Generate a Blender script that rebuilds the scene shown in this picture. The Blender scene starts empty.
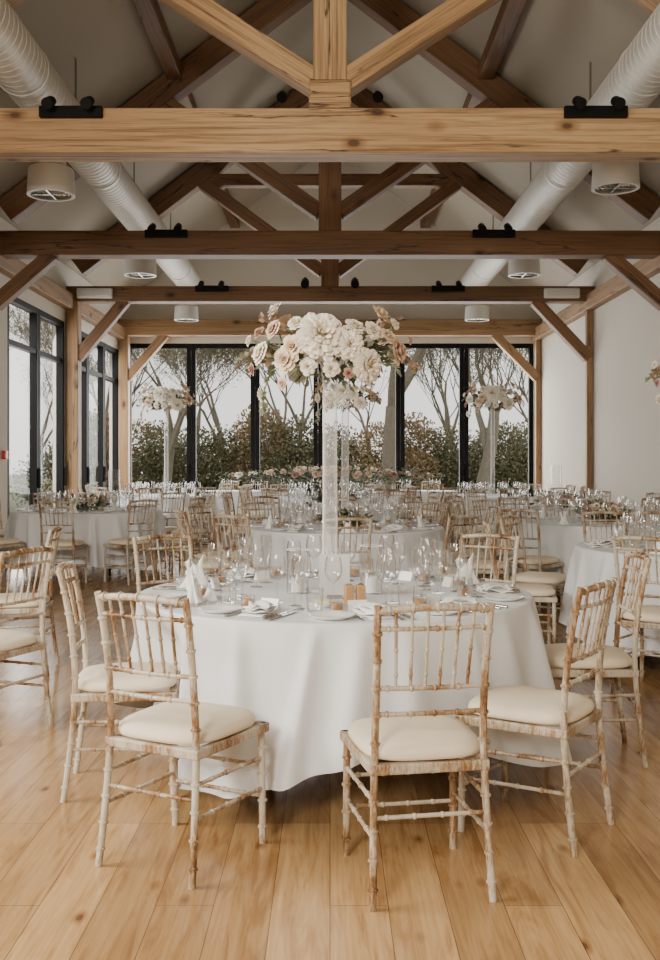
import bpy, bmesh, math, random
from mathutils import Vector, Matrix
R = random.Random(7)
C = bpy.context.scene.collection
PI = math.pi
EYE = 1.38

# ------------------------------------------------------------------ materials
def newmat(name):
    m = bpy.data.materials.new(name); m.use_nodes = True
    nt = m.node_tree; b = nt.nodes['Principled BSDF']
    return m, nt, b
def plain(name, col, rough=0.6, metal=0.0, var=0.08, scale=6.0, bump=0.0, bscale=60, spec=0.5):
    m, nt, b = newmat(name); N = nt.nodes; L = nt.links
    b.inputs['Roughness'].default_value = rough; b.inputs['Metallic'].default_value = metal
    b.inputs['Specular IOR Level'].default_value = spec
    tc = N.new('ShaderNodeTexCoord'); no = N.new('ShaderNodeTexNoise'); no.inputs['Scale'].default_value = scale
    no.inputs['Detail'].default_value = 4
    L.new(tc.outputs['Object'], no.inputs['Vector'])
    mx = N.new('ShaderNodeMix'); mx.data_type = 'RGBA'
    mx.inputs['A'].default_value = tuple(c*(1-var) for c in col)+(1,)
    mx.inputs['B'].default_value = tuple(min(1, c*(1+var)) for c in col)+(1,)
    L.new(no.outputs['Fac'], mx.inputs['Factor']); L.new(mx.outputs['Result'], b.inputs['Base Color'])
    if bump:
        n2 = N.new('ShaderNodeTexNoise'); n2.inputs['Scale'].default_value = bscale
        L.new(tc.outputs['Object'], n2.inputs['Vector'])
        bp = N.new('ShaderNodeBump'); bp.inputs['Strength'].default_value = bump; bp.inputs['Distance'].default_value = 0.01
        L.new(n2.outputs['Fac'], bp.inputs['Height']); L.new(bp.outputs['Normal'], b.inputs['Normal'])
    return m
def mkramp(N, L, src, pts):
    r = N.new('ShaderNodeValToRGB'); e = r.color_ramp.elements
    e[0].position, e[0].color = pts[0][0], pts[0][1]+(1,); e[1].position, e[1].color = pts[-1][0], pts[-1][1]+(1,)
    for p, c in pts[1:-1]: k = e.new(p); k.color = c+(1,)
    L.new(src, r.inputs[0]); return r.outputs[0]
def mkmul(N, L, a, b_, f=1):
    mu = N.new('ShaderNodeMix'); mu.data_type = 'RGBA'; mu.blend_type = 'MULTIPLY'; mu.inputs['Factor'].default_value = f
    L.new(a, mu.inputs['A']); L.new(b_, mu.inputs['B']); return mu.outputs['Result']
def randcoord(N, L, k):
    tc = N.new('ShaderNodeTexCoord'); oi = N.new('ShaderNodeObjectInfo')
    sc = N.new('ShaderNodeMath'); sc.operation = 'MULTIPLY'; sc.inputs[1].default_value = k
    ad = N.new('ShaderNodeVectorMath'); ad.operation = 'ADD'
    L.new(tc.outputs['Object'], ad.inputs[0]); L.new(oi.outputs['Random'], sc.inputs[0]); L.new(sc.outputs[0], ad.inputs[1])
    return ad.outputs[0]
def mknoise(N, L, vec, scl, s, det, dist=0, rough=.5):
    mp = N.new('ShaderNodeMapping'); mp.inputs['Scale'].default_value = scl; L.new(vec, mp.inputs['Vector'])
    n = N.new('ShaderNodeTexNoise'); n.inputs['Scale'].default_value = s; n.inputs['Detail'].default_value = det; n.inputs['Distortion'].default_value = dist
    n.inputs['Roughness'].default_value = rough
    L.new(mp.outputs[0], n.inputs['Vector']); return n.outputs['Fac']
def oak(name, c1, c2, c3, rough=0.6, grain=.9):
    m, nt, b = newmat(name); N = nt.nodes; L = nt.links
    b.inputs['Roughness'].default_value = rough
    ad = randcoord(N, L, 30)
    base = mkramp(N, L, mknoise(N, L, ad, (0.25, 1.2, 1.2), 1.5, 3), [(0.3, c1), (0.5, c2), (0.7, c3)])
    ff = mknoise(N, L, ad, (0.45, 20, 20), 2.0, 12, 0.25, .68)
    col = mkmul(N, L, base, mkramp(N, L, ff, [(0.37, (0.42, 0.34, 0.26)), (0.56, (1, 1, 1))]), grain)
    ck = mkramp(N, L, mknoise(N, L, ad, (0.20, 3.2, 3.2), 1.2, 5), [(0.4925, (1, 1, 1)), (0.5, (0.06, 0.035, 0.02)), (0.5075, (1, 1, 1))])
    mask = mkramp(N, L, mknoise(N, L, ad, (0.8, .8, .8), 1.0, 2), [(0.38, (0, 0, 0)), (0.46, (1, 1, 1))])
    mu = N.new('ShaderNodeMix'); mu.data_type = 'RGBA'; mu.blend_type = 'MULTIPLY'
    L.new(mask, mu.inputs['Factor']); L.new(col, mu.inputs['A']); L.new(ck, mu.inputs['B']); col = mu.outputs['Result']
    mk = N.new('ShaderNodeMapping'); mk.inputs['Scale'].default_value = (1.3, 2.4, 2.4); L.new(ad, mk.inputs['Vector'])
    vo = N.new('ShaderNodeTexVoronoi'); vo.inputs['Scale'].default_value = 1.1; L.new(mk.outputs[0], vo.inputs['Vector'])
    col = mkmul(N, L, col, mkramp(N, L, vo.outputs['Distance'], [(0.06, (0.12, 0.07, 0.04)), (0.10, (0.62, 0.5, 0.4)), (0.2, (1, 1, 1))]), .9)
    L.new(col, b.inputs['Base Color'])
    bp = N.new('ShaderNodeBump'); bp.inputs['Strength'].default_value = 0.25; bp.inputs['Distance'].default_value = 0.007
    L.new(ff, bp.inputs['Height']); L.new(bp.outputs['Normal'], b.inputs['Normal'])
    return m
def limewash():
    m, nt, b = newmat('limewashed_wood'); N = nt.nodes; L = nt.links
    b.inputs['Roughness'].default_value = 0.45
    ad = randcoord(N, L, 20)
    big = mknoise(N, L, ad, (1, 1, .5), 7, 2); fin = mknoise(N, L, ad, (1, 1, .25), 95, 7, 0, .8)
    a = N.new('ShaderNodeMath'); a.operation = 'MULTIPLY'; a.inputs[1].default_value = .50; L.new(big, a.inputs[0])
    h = N.new('ShaderNodeMath'); h.operation = 'MULTIPLY_ADD'; h.inputs[1].default_value = .50; L.new(fin, h.inputs[0]); L.new(a.outputs[0], h.inputs[2])
    col = mkramp(N, L, h.outputs[0], [(0.39, (0.11, 0.052, 0.020)), (0.445, (0.27, 0.145, 0.060)), (0.485, (0.37, 0.28, 0.185)), (0.53, (0.51, 0.455, 0.37)), (0.68, (0.58, 0.55, 0.47))])
    L.new(col, b.inputs['Base Color'])
    return m
def floormat():
    m, nt, b = newmat('oak_plank_floor'); N = nt.nodes; L = nt.links
    tc = N.new('ShaderNodeTexCoord'); sp = N.new('ShaderNodeSeparateXYZ'); cb = N.new('ShaderNodeCombineXYZ')
    L.new(tc.outputs['Object'], sp.inputs[0]); L.new(sp.outputs['Y'], cb.inputs['X']); L.new(sp.outputs['X'], cb.inputs['Y'])
    br = N.new('ShaderNodeTexBrick'); br.offset = 0.37; br.offset_frequency = 3
    br.inputs['Scale'].default_value = 1; br.inputs['Brick Width'].default_value = 1.9; br.inputs['Row Height'].default_value = 0.18
    br.inputs['Mortar Size'].default_value = 0.0014; br.inputs['Mortar Smooth'].default_value = 0.2; br.inputs['Bias'].default_value = -0.05
    br.inputs['Color1'].default_value = (0.58, 0.375, 0.175, 1); br.inputs['Color2'].default_value = (0.33, 0.188, 0.075, 1)
    br.inputs['Mortar'].default_value = (0.16, 0.085, 0.04, 1)
    L.new(cb.outputs[0], br.inputs['Vector'])
    rw = N.new('ShaderNodeMath'); rw.operation = 'DIVIDE'; rw.inputs[1].default_value = .18; L.new(sp.outputs['X'], rw.inputs[0])
    fl = N.new('ShaderNodeMath'); fl.operation = 'FLOOR'; L.new(rw.outputs[0], fl.inputs[0])
    m7 = N.new('ShaderNodeMath'); m7.operation = 'MULTIPLY'; m7.inputs[1].default_value = 7.31; L.new(fl.outputs[0], m7.inputs[0])
    c2 = N.new('ShaderNodeCombineXYZ'); L.new(sp.outputs['Y'], c2.inputs['X']); L.new(sp.outputs['X'], c2.inputs['Y']); L.new(m7.outputs[0], c2.inputs['Z'])
    nf = mknoise(N, L, c2.outputs[0], (0.8, 6, 1), 2.0, 10, 1.4, .6)
    col = mkmul(N, L, br.outputs['Color'], mkramp(N, L, nf, [(0.35, (0.66, 0.56, 0.46)), (0.55, (1, 1, 1))]), .9)
    col = mkmul(N, L, col, mkramp(N, L, mknoise(N, L, c2.outputs[0], (1.6, 48, 1), 2, 6, 0, .6), [(0.35, (0.80, 0.74, 0.67)), (0.6, (1, 1, 1))]), .8)
    mk = N.new('ShaderNodeMapping'); mk.inputs['Scale'].default_value = (1.5, 3.2, 1); L.new(c2.outputs[0], mk.inputs['Vector'])
    vo = N.new('ShaderNodeTexVoronoi'); vo.inputs['Scale'].default_value = 1.9; L.new(mk.outputs[0], vo.inputs['Vector'])
    col = mkmul(N, L, col, mkramp(N, L, vo.outputs['Distance'], [(0.045, (0.14, 0.08, 0.04)), (0.08, (0.56, 0.44, 0.33)), (0.17, (1, 1, 1))]), .85)
    L.new(col, b.inputs['Base Color'])
    b.inputs['Roughness'].default_value = 0.23
    bp = N.new('ShaderNodeBump'); bp.inputs['Strength'].default_value = 0.08; bp.inputs['Distance'].default_value = 0.005
    L.new(nf, bp.inputs['Height']); L.new(bp.outputs['Normal'], b.inputs['Normal'])
    return m
def glassmat(name, base=0.05, gain=0.6, edge=.5, blend=0.35, rough=.05, milk=False):
    m = bpy.data.materials.new(name); m.use_nodes = True; nt = m.node_tree; N = nt.nodes; L = nt.links
    N.clear(); out = N.new('ShaderNodeOutputMaterial')
    tr = N.new('ShaderNodeBsdfTransparent')
    gl = N.new('ShaderNodeBsdfGlossy'); gl.inputs['Roughness'].default_value = rough; gl.inputs['Color'].default_value = (0.95, 0.95, 0.95, 1)
    lw = N.new('ShaderNodeLayerWeight'); lw.inputs['Blend'].default_value = blend
    L.new(mkramp(N, L, lw.outputs['Facing'], [(0.35, (.97, .97, .97)), (0.9, (edge, edge, edge))]), tr.inputs[0])
    ma = N.new('ShaderNodeMath'); ma.operation = 'MULTIPLY_ADD'; ma.inputs[1].default_value = gain; ma.inputs[2].default_value = base
    L.new(lw.outputs['Facing'], ma.inputs[0])
    mx = N.new('ShaderNodeMixShader'); L.new(ma.outputs[0], mx.inputs[0]); L.new(tr.outputs[0], mx.inputs[1]); L.new(gl.outputs[0], mx.inputs[2])
    last = mx.outputs[0]
    if milk:
        df = N.new('ShaderNodeBsdfDiffuse'); df.inputs['Color'].default_value = (.92, .93, .91, 1)
        m2 = N.new('ShaderNodeMixShader')
        L.new(mkramp(N, L, lw.outputs['Facing'], [(0.05, (.15, .15, .15)), (0.25, (.25, .25, .25)), (0.6, (.8, .8, .8))]), m2.inputs[0])
        L.new(last, m2.inputs[1]); L.new(df.outputs[0], m2.inputs[2]); last = m2.outputs[0]
    L.new(last, out.inputs['Surface'])
    return m
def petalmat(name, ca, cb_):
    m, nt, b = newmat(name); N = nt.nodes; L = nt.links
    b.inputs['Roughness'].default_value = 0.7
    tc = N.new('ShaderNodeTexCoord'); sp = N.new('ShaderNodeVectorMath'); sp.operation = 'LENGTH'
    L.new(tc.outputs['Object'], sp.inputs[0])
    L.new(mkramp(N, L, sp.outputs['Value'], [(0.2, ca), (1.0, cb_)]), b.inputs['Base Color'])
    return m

M = dict(
    oak1=oak('pale_oak', (0.42, 0.262, 0.122), (0.52, 0.34, 0.17), (0.60, 0.42, 0.23)),  # nearest truss: front light is put into the oak colour
    oak2=oak('brown_oak', (0.125, 0.058, 0.022), (0.17, 0.083, 0.032), (0.235, 0.122, 0.052), grain=.65),  # same oak with shade put into its colour: rear trusses, purlins, ridge
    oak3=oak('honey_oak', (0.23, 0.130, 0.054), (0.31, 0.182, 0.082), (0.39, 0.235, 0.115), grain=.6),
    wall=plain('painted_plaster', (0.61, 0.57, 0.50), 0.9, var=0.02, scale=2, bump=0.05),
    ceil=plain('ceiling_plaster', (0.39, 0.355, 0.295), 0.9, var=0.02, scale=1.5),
    floor=floormat(), lime=limewash(),
    pad=plain('ivory_seat_cloth', (0.80, 0.71, 0.55), 0.85, var=0.06, scale=20, bump=0.2, bscale=300),
    cloth=plain('white_table_linen', (0.71, 0.74, 0.77), 0.8, var=0.03, scale=3, bump=0.08, bscale=400),
    napkin=plain('napkin_linen', (0.84, 0.84, 0.83), 0.8, var=0.03),
    black=plain('black_metal', (0.006, 0.006, 0.006), 0.6, var=0.2, spec=.15),
    steel=plain('polished_steel', (0.45, 0.43, 0.40), 0.22, 1.0),
    duct=plain('pale_duct_metal', (0.66, 0.655, 0.62), 0.45, 0.15, var=0.03),
    white=plain('white_plastic', (0.70, 0.69, 0.65), 0.5, var=0.02),
    china=plain('white_china', (0.88, 0.88, 0.86), 0.2, var=0.02),
    card=plain('grey_card', (0.60, 0.61, 0.59), 0.6, var=0.03),
    dwood=plain('table_plywood', (0.30, 0.19, 0.11), 0.6),
    tan=plain('tan_wood', (0.50, 0.28, 0.12), 0.55, var=0.15, scale=40),
    amber=plain('amber_wax', (0.50, 0.26, 0.08), 0.4, var=0.2, scale=40),
    butter=plain('butter', (0.80, 0.65, 0.30), 0.4),
    glass=glassmat('clear_glass', 0.04, 0.75, .28), vglass=glassmat('vase_glass', 0.0, 0.10, .8, rough=.3, milk=True), pane=glassmat('window_glass', 0.0, 0.10, .9, blend=.2),
    bottle=plain('dark_bottle_glass', (0.02, 0.03, 0.015), 0.12),
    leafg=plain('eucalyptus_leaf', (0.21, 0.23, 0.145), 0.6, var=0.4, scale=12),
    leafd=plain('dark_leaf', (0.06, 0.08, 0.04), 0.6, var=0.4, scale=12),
    dried=plain('dusty_pink_sprig', (0.38, 0.26, 0.18), 0.7, var=0.3, scale=12),
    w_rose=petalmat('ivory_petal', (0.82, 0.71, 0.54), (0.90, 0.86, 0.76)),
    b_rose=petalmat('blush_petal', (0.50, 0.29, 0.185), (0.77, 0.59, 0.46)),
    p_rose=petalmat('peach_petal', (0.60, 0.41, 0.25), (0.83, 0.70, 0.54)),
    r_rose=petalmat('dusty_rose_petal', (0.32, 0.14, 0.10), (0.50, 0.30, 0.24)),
    bark=plain('grey_bark', (0.24, 0.21, 0.17), 0.9, var=0.3, scale=9),
    deadleaf=plain('dead_leaf', (0.33, 0.29, 0.19), 0.8, var=0.3, scale=1),
    hedge=plain('hedge_leaf', (0.21, 0.20, 0.115), 0.8, var=0.3, scale=1.5),
    hedge2=plain('autumn_leaf', (0.34, 0.25, 0.145), 0.8, var=0.3, scale=1.5),
    lawn=plain('lawn', (0.19, 0.21, 0.11), 0.95, var=0.25, scale=2),
    red=plain('red_plastic', (0.55, 0.04, 0.03), 0.4),
)

# ------------------------------------------------------------------ mesh builder
class MB:
    def __init__(s): s.v = []; s.f = []
    def add(s, vs, fs):
        b = len(s.v); s.v += [tuple(p) for p in vs]; s.f += [tuple(i+b for i in f) for f in fs]; return s
    def box(s, c, d, m=None):
        x, y, z = d[0]/2, d[1]/2, d[2]/2
        vs = [Vector((a*x, b*y, e*z)) for a in (-1, 1) for b in (-1, 1) for e in (-1, 1)]
        if m: vs = [m @ p for p in vs]
        vs = [p+Vector(c) for p in vs]
        return s.add(vs, [(0, 1, 3, 2), (4, 6, 7, 5), (0, 4, 5, 1), (2, 3, 7, 6), (0, 2, 6, 4), (1, 5, 7, 3)])
    def poly(s, pts, off):
        n = len(pts); o = Vector(off)
        vs = [Vector(p) for p in pts]+[Vector(p)+o for p in pts]
        fs = [tuple(range(n)), tuple(range(2*n-1, n-1, -1))]+[(i, (i+1) % n, n+(i+1) % n, n+i) for i in range(n)]
        return s.add(vs, fs)
    def tube(s, pts, rad, n=8, cap=True):
        pts = [Vector(p) for p in pts]; k = len(pts)
        if not hasattr(rad, '__len__'): rad = [rad]*k
        d = (pts[-1]-pts[0])
        ref = Vector((0, 1, 0)) if abs(d.y) < 0.6*d.length else Vector((1, 0, 0))
        vs = []
        for i, p in enumerate(pts):
            t = (pts[min(i+1, k-1)]-pts[max(i-1, 0)]).normalized()
            a = t.cross(ref).normalized(); b = a.cross(t)
            for j in range(n):
                q = 2*PI*j/n; vs.append(p+(a*math.cos(q)+b*math.sin(q))*rad[i])
        fs = [(i*n+j, i*n+(j+1) % n, (i+1)*n+(j+1) % n, (i+1)*n+j) for i in range(k-1) for j in range(n)]
        if cap: fs += [tuple(range(n-1, -1, -1)), tuple((k-1)*n+j for j in range(n))]
        return s.add(vs, fs)
    def lathe(s, prof, n=20, c=(0, 0, 0)):
        vs = []; k = len(prof)
        for r, z in prof:
            for j in range(n):
                q = 2*PI*j/n; vs.append((c[0]+r*math.cos(q), c[1]+r*math.sin(q), c[2]+z))
        fs = [(i*n+j, i*n+(j+1) % n, (i+1)*n+(j+1) % n, (i+1)*n+j) for i in range(k-1) for j in range(n)]
        return s.add(vs, fs)
    def grid(s, fn, nu, nv, cu=False):
        vs = [fn(i/(nu if cu else nu-1), j/(nv-1)) for i in range(nu) for j in range(nv)]
        fs = []
        for i in range(nu if cu else nu-1):
            for j in range(nv-1):
                a = i*nv+j; b = ((i+1) % nu)*nv+j; fs.append((a, b, b+1, a+1))
        return s.add(vs, fs)
    def build(s, name, mat, parent=None, smooth=True, fix=True, bevel=0, ang=45):
        me = bpy.data.meshes.new(name); me.from_pydata(s.v, [], s.f)
        if fix:
            bm = bmesh.new(); bm.from_mesh(me); bmesh.ops.recalc_face_normals(bm, faces=bm.faces); bm.to_mesh(me); bm.free()
        me.materials.append(mat)
        if smooth:
            me.shade_smooth()
            if fix: me.set_sharp_from_angle(angle=math.radians(ang))
        o = bpy.data.objects.new(name, me); C.objects.link(o)
        if parent: o.parent = parent
        if bevel:
            b = o.modifiers.new('bevel', 'BEVEL'); b.width = bevel; b.segments = 2
        return o
def empty(name, loc=(0, 0, 0), rz=0):
    o = bpy.data.objects.new(name, None); o.empty_display_size = 0.1; C.objects.link(o); o.location = loc; o.rotation_euler = (0, 0, rz); return o
def tag(o, label, cat, group=None):
    o['label'] = label; o['category'] = cat
    if group: o['group'] = group
    return o
def struct(o): o['kind'] = 'structure'; return o
def copytree(o, parent=None):
    c = o.copy(); C.objects.link(c)
    if parent: c.parent = parent
    for ch in list(o.children): copytree(ch, c)
    return c
class Proto:
    def __init__(s, make, cat): s.make = make; s.cat = cat; s.first = None
    def put(s, loc, rz, label, group=None, scale=None):
        if s.first is None: o = s.first = s.make()
        else:
            o = s.first.copy(); C.objects.link(o); o.scale = (1, 1, 1)
            for ch in list(s.first.children): copytree(ch, o)
        o.location = loc; o.rotation_euler = (0, 0, rz)
        if scale: o.scale = scale
        if 'group' in o: del o['group']
        return tag(o, label, s.cat, group)
def beam(name, p0, p1, w, h, mat, parent=None, side=(0, 1, 0), bevel=0.012):
    p0, p1 = Vector(p0), Vector(p1); X = (p1-p0); ln = X.length; X.normalize()
    Yv = Vector(side); Yv = (Yv-X*Yv.dot(X)).normalized(); Z = X.cross(Yv)
    o = MB().box((0, 0, 0), (ln, w, h)).build(name, mat, parent, smooth=False, bevel=bevel)
    mt = Matrix((X, Yv, Z)).transposed().to_4x4(); mt.translation = (p0+p1)/2
    o.matrix_local = mt
    return o

# ------------------------------------------------------------------ the room
W = 4.5; D = 21.6; BK = -5.0
def roof(x): return 8.17-0.76*abs(x)
struct(MB().box((0, (D+BK)/2, -0.05), (2*W+0.6, D-BK+0.4, 0.1)).build('floor', M['floor'], smooth=False))
c = MB()
for s in (-1, 1):
    c.poly([(0, BK-.2, roof(0)), (s*(W+.3), BK-.2, roof(W+.3)), (s*(W+.3), BK-.2, roof(W+.3)+.15), (0, BK-.2, roof(0)+.15)], (0, D-BK+0.5, 0))
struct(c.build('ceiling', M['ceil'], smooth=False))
struct(MB().box((W+.1, (D+BK)/2, 2.35), (.2, D-BK, 4.7)).build('wall_right', M['wall'], smooth=False))
wl = MB()
DH = 3.72
for y0, y1, z0, z1 in ((BK, 13.95, 0, 4.7), (16.95, 17.25, 0, 4.7), (21.3, D, 0, 4.7), (13.95, 16.95, DH, 4.7), (17.25, 21.3, DH, 4.7)):
    wl.box((-W-.1, (y0+y1)/2, (z0+z1)/2), (.2, y1-y0, z1-z0))
struct(wl.build('wall_left', M['wall'], smooth=False))
WH = 3.9
wf = MB().poly([(-W-.2, D, WH), (W+.2, D, WH), (W+.2, D, roof(W+.2)), (0, D, roof(0)), (-W-.2, D, roof(W+.2))], (0, .2, 0))
for s in (-1, 1): wf.box((s*(W+.05), D+.1, WH/2), (.3, .2, WH))
struct(wf.build('wall_far', M['wall'], smooth=False))
struct(MB().poly([(-W-.2, BK, 0), (W+.2, BK, 0), (W+.2, BK, roof(W+.2)), (0, BK, roof(0)), (-W-.2, BK, roof(W+.2))], (0, -.2, 0)).build('wall_back', M['wall'], smooth=False))
struct(MB().box((W-.01, (D+BK)/2, .07), (.02, D-BK-.02, .14)).build('baseboard_right', M['white'], smooth=False))
struct(MB().box((-W+.01, (13.95+BK)/2, .07), (.02, 13.95-BK, .14)).build('baseboard_left', M['white'], smooth=False))

def frame_box(mb, x0, x1, z0, z1, t, dep, plane='x', at=0):
    def bx(a0, a1, b0, b1):
        if plane == 'x': mb.box(((a0+a1)/2, at, (b0+b1)/2), (a1-a0, dep, b1-b0))
        else: mb.box((at, (a0+a1)/2, (b0+b1)/2), (dep, a1-a0, b1-b0))
    bx(x0, x0+t, z0, z1); bx(x1-t, x1, z0, z1); bx(x0+t, x1-t, z1-t, z1); bx(x0+t, x1-t, z0, z0+t)
mull = [-4.40, -3.0, -1.62, -.26, 1.52, 2.90, 4.40]
for i in range(6):
    f = MB(); frame_box(f, mull[i]+.003, mull[i+1]-.003, 0.0, WH, .095, .12, 'x', D+.08)
    o = struct(f.build('window_%d' % (i+1), M['black'], smooth=False, bevel=.004))
    MB().box(((mull[i]+mull[i+1])/2, D+.08, WH/2), (mull[i+1]-mull[i]-.19, .012, WH-.19)).build('pane', M['pane'], o, smooth=False)
    if i in (0, 2, 3, 5):
        MB().box((mull[i+1]-.06 if i % 2 == 0 else mull[i]+.06, D-.0, 1.15), (.025, .05, .3)).build('handle', M['black'], o, smooth=False)
di = 1
for a, b in ((13.95, 15.45), (15.46, 16.95), (17.25, 18.59), (18.60, 19.94), (19.95, 21.3)):
    f = MB(); frame_box(f, a+.003, b-.003, 0, DH, .09, .12, 'y', -W-.06)
    f.box((-W-.06, (a+b)/2, 3.05), (.1, b-a-.18, .08))
    o = struct(f.build('door_%d' % di, M['black'], smooth=False, bevel=.004)); di += 1
    MB().box((-W-.06, (a+b)/2, DH/2), (.012, b-a-.18, DH-.18)).build('pane', M['pane'], o, smooth=False)
    MB().box((-W+.02, b-.05, 1.1), (.05, .025, .3)).build('handle', M['black'], o, smooth=False)

# ------------------------------------------------------------------ roof trusses
TY = [9.06, 13.3, 17.1, 21.3]
TZ = [(4.12, 4.52), (4.08, 4.40), (4.07, 4.33), (4.02, 4.36)]
tl = ['pale oak king-post truss nearest the camera, its cracked tie beam crossing the picture',
      'brown oak king-post truss second from the camera',
      'brown oak truss third from the camera, with a collar beam near its top',
      'oak truss against the far wall, directly above the glazed doors']
for i, y in enumerate(TY):
    t = tag(empty('roof_truss', (0, y, 0)), tl[i], 'roof truss', 'oak roof trusses')
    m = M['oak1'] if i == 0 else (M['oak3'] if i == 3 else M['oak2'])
    w = .30; zb, zt = TZ[i]
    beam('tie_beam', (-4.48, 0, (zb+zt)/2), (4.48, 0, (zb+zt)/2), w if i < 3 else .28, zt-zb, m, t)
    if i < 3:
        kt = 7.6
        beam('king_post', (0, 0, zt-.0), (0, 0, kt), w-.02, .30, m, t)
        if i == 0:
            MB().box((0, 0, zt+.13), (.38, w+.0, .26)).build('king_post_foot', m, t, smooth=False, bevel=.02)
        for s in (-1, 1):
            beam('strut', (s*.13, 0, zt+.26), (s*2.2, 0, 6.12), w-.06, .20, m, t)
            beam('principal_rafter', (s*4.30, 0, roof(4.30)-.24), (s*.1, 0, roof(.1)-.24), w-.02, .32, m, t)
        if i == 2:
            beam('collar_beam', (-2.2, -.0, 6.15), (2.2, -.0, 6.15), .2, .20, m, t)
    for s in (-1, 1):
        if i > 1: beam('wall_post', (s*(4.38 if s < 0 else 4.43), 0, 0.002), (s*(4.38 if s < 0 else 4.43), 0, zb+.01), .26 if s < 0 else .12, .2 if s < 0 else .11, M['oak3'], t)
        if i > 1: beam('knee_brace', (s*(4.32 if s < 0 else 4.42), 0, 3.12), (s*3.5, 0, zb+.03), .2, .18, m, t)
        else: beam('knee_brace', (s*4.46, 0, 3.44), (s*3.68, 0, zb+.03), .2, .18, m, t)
for s, nm in ((-1, 'left'), (1, 'right')):
    x = 2.05; z = roof(x)-.13
    for j in range(4):
        ya = 2 if j == 0 else TY[j-1]+.15; yb = TY[j]-.15 if j < 3 else D-.01
        tag(beam('roof_purlin', (s*x, ya, z), (s*x, yb, z), .2, .2, M['oak2'], None, side=(1, 0, 0)),
            'brown oak purlin under the %s roof slope, %s' % (nm, ['before the nearest truss', 'between first and second truss', 'between second and third truss', 'between third truss and far wall'][j]), 'beam', 'roof purlins')
struct(beam('trim_1', (-4.42, 2, 4.06), (-4.42, D-.02, 4.06), .15, .26, M['oak3'], side=(1, 0, 0)))
struct(beam('trim_2', (4.42, 2, 4.06), (4.42, D-.02, 4.06), .15, .26, M['oak3'], side=(1, 0, 0)))
struct(beam('trim_3', (0, 3, 8.02), (0, D-.02, 8.02), .2, .2, M['oak2'], side=(1, 0, 0)))

# ducts
for s, nm in ((-1, 'left'), (1, 'right')):
    dz = 1.38+3.68; x = -2.9 if s < 0 else 2.97
    t = tag(empty('air_duct', (x, 0, dz)), 'pale round ribbed air duct running along the %s side above the tie beams' % nm, 'air duct', 'air ducts')
    pts = []; rr = []; y = 3.0
    while y < 20.8:
        for dy, r in ((0, .250), (.088, .250), (.094, .256), (.106, .256), (.112, .250)): pts.append((0, y+dy, 0)); rr.append(r)
        y += 0.115
    MB().tube(pts, rr, 40).build('duct_pipe', M['duct'], t, ang=25)
    for y in (6.2, 9.4, 12.6, 15.8, 19.0): MB().tube([(0, y, 0), (0, y+.05, 0)], .262, 40).build('joint_collar', M['duct'], t, ang=25)
    for y, zb in ((10.4, -.93 if s < 0 else -.86), (15.3, -.86), (20.2, -.86)):
        sp = MB().lathe([(.0, .1), (.15, .1), (.15, zb+.32), (.232, zb+.27), (.245, zb), (.21, zb)], 32, (0, y, 0)).build('air_outlet', M['duct'], t, ang=30)
        g = MB()
        for k in range(4): g.lathe([(.03+.049*k, zb+.01), (.058+.049*k, zb+.025)], 24, (0, y, 0))
        g.box((0, y, zb+.012), (.41, .015, .012)); g.box((0, y, zb+.012), (.015, .41, .012))
        g.build('grille', M['steel'], sp)
    for y in (7.6, 11.4, 14.8, 18.2):
        MB().tube([(0, y, .25), (0, y, roof(2.9)-dz-.01)], .012, 6).build('hanger_rod', M['steel'], t)

# spotlight bars on the beams
def mk_bar():
    t = empty('spotlight_bar')
    MB().box((0, 0, .0), (.56, .06, .10)).build('mounting_bar', M['black'], t, smooth=False, bevel=.008)
    for sx in (-.17, .17):
        h = MB().tube([(sx, -.02, .09), (sx, -.16, .02)], [.045, .05], 16).build('spotlight', M['black'], t)
        MB().tube([(sx, -.0, .02), (sx, -.02, .09)], .012, 6).build('bracket', M['black'], h)
    return t
bars = Proto(mk_bar, 'spotlight')
for x, k, l in ((-2.30, 0, 'left end of the nearest tie beam'), (2.36, 0, 'right end of the nearest tie beam'),
                (-2.15, 1, 'left part of the second tie beam'), (2.15, 1, 'right part of the second tie beam'),
                (-2.0, 2, 'left part of the third tie beam'), (2.0, 2, 'right part of the third tie beam')):
    bars.put((x, TY[k]-.18, TZ[k][1]-.05), 0, 'black twin spotlight bar on the '+l, 'twin spotlight bars')
def mk_spot():
    t = empty('spotlight')
    MB().tube([(0, 0, 0), (.0, -.20, -.08)], [.065, .07], 16).build('lamp_head', M['black'], t)
    MB().box((0, .03, .03), (.05, .1, .08)).build('bracket', M['black'], t, smooth=False)
    return t
spots = Proto(mk_spot, 'spotlight')
for s, nm in ((-1, 'left'), (1, 'right')):
    spots.put((s*.62, TY[1]-.20, 6.14), 0, 'small black spotlight just %s of the second truss king post' % nm, 'single spotlights')
    spots.put((s*.42, TY[2]-.16, 4.40), 0, 'small black spotlight on the third tie beam, %s of its king post' % nm, 'single spotlights')
    spots.put((s*.9, TY[3]-.24, 4.25), 0, 'small black spotlight on the far beam, %s of centre' % nm, 'single spotlights')
def mk_box():
    t = empty('wall_unit'); MB().box((0, 0, 0), (.6, .08, .17)).build('casing', M['white'], t, smooth=False, bevel=.02)
    MB().box((0, -.045, 0), (.5, .012, .1)).build('front_panel', M['duct'], t, smooth=False, bevel=.004); return t
hb = Proto(mk_box, 'wall unit')
hb.put((-3.98, TY[2]-.19, 4.2), 0, 'small white unit at the left end of the third tie beam')
hb.put((3.92, TY[2]-.19, 4.2), 0, 'small white unit at the right end of the third tie beam')
tag(MB().box((-W+.03, 13.75, 1.45), (.06, .12, .12)).build('alarm_call_point', M['red'], smooth=False, bevel=.01), 'small red alarm call point on the white wall beside the sliding doors', 'alarm')

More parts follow.
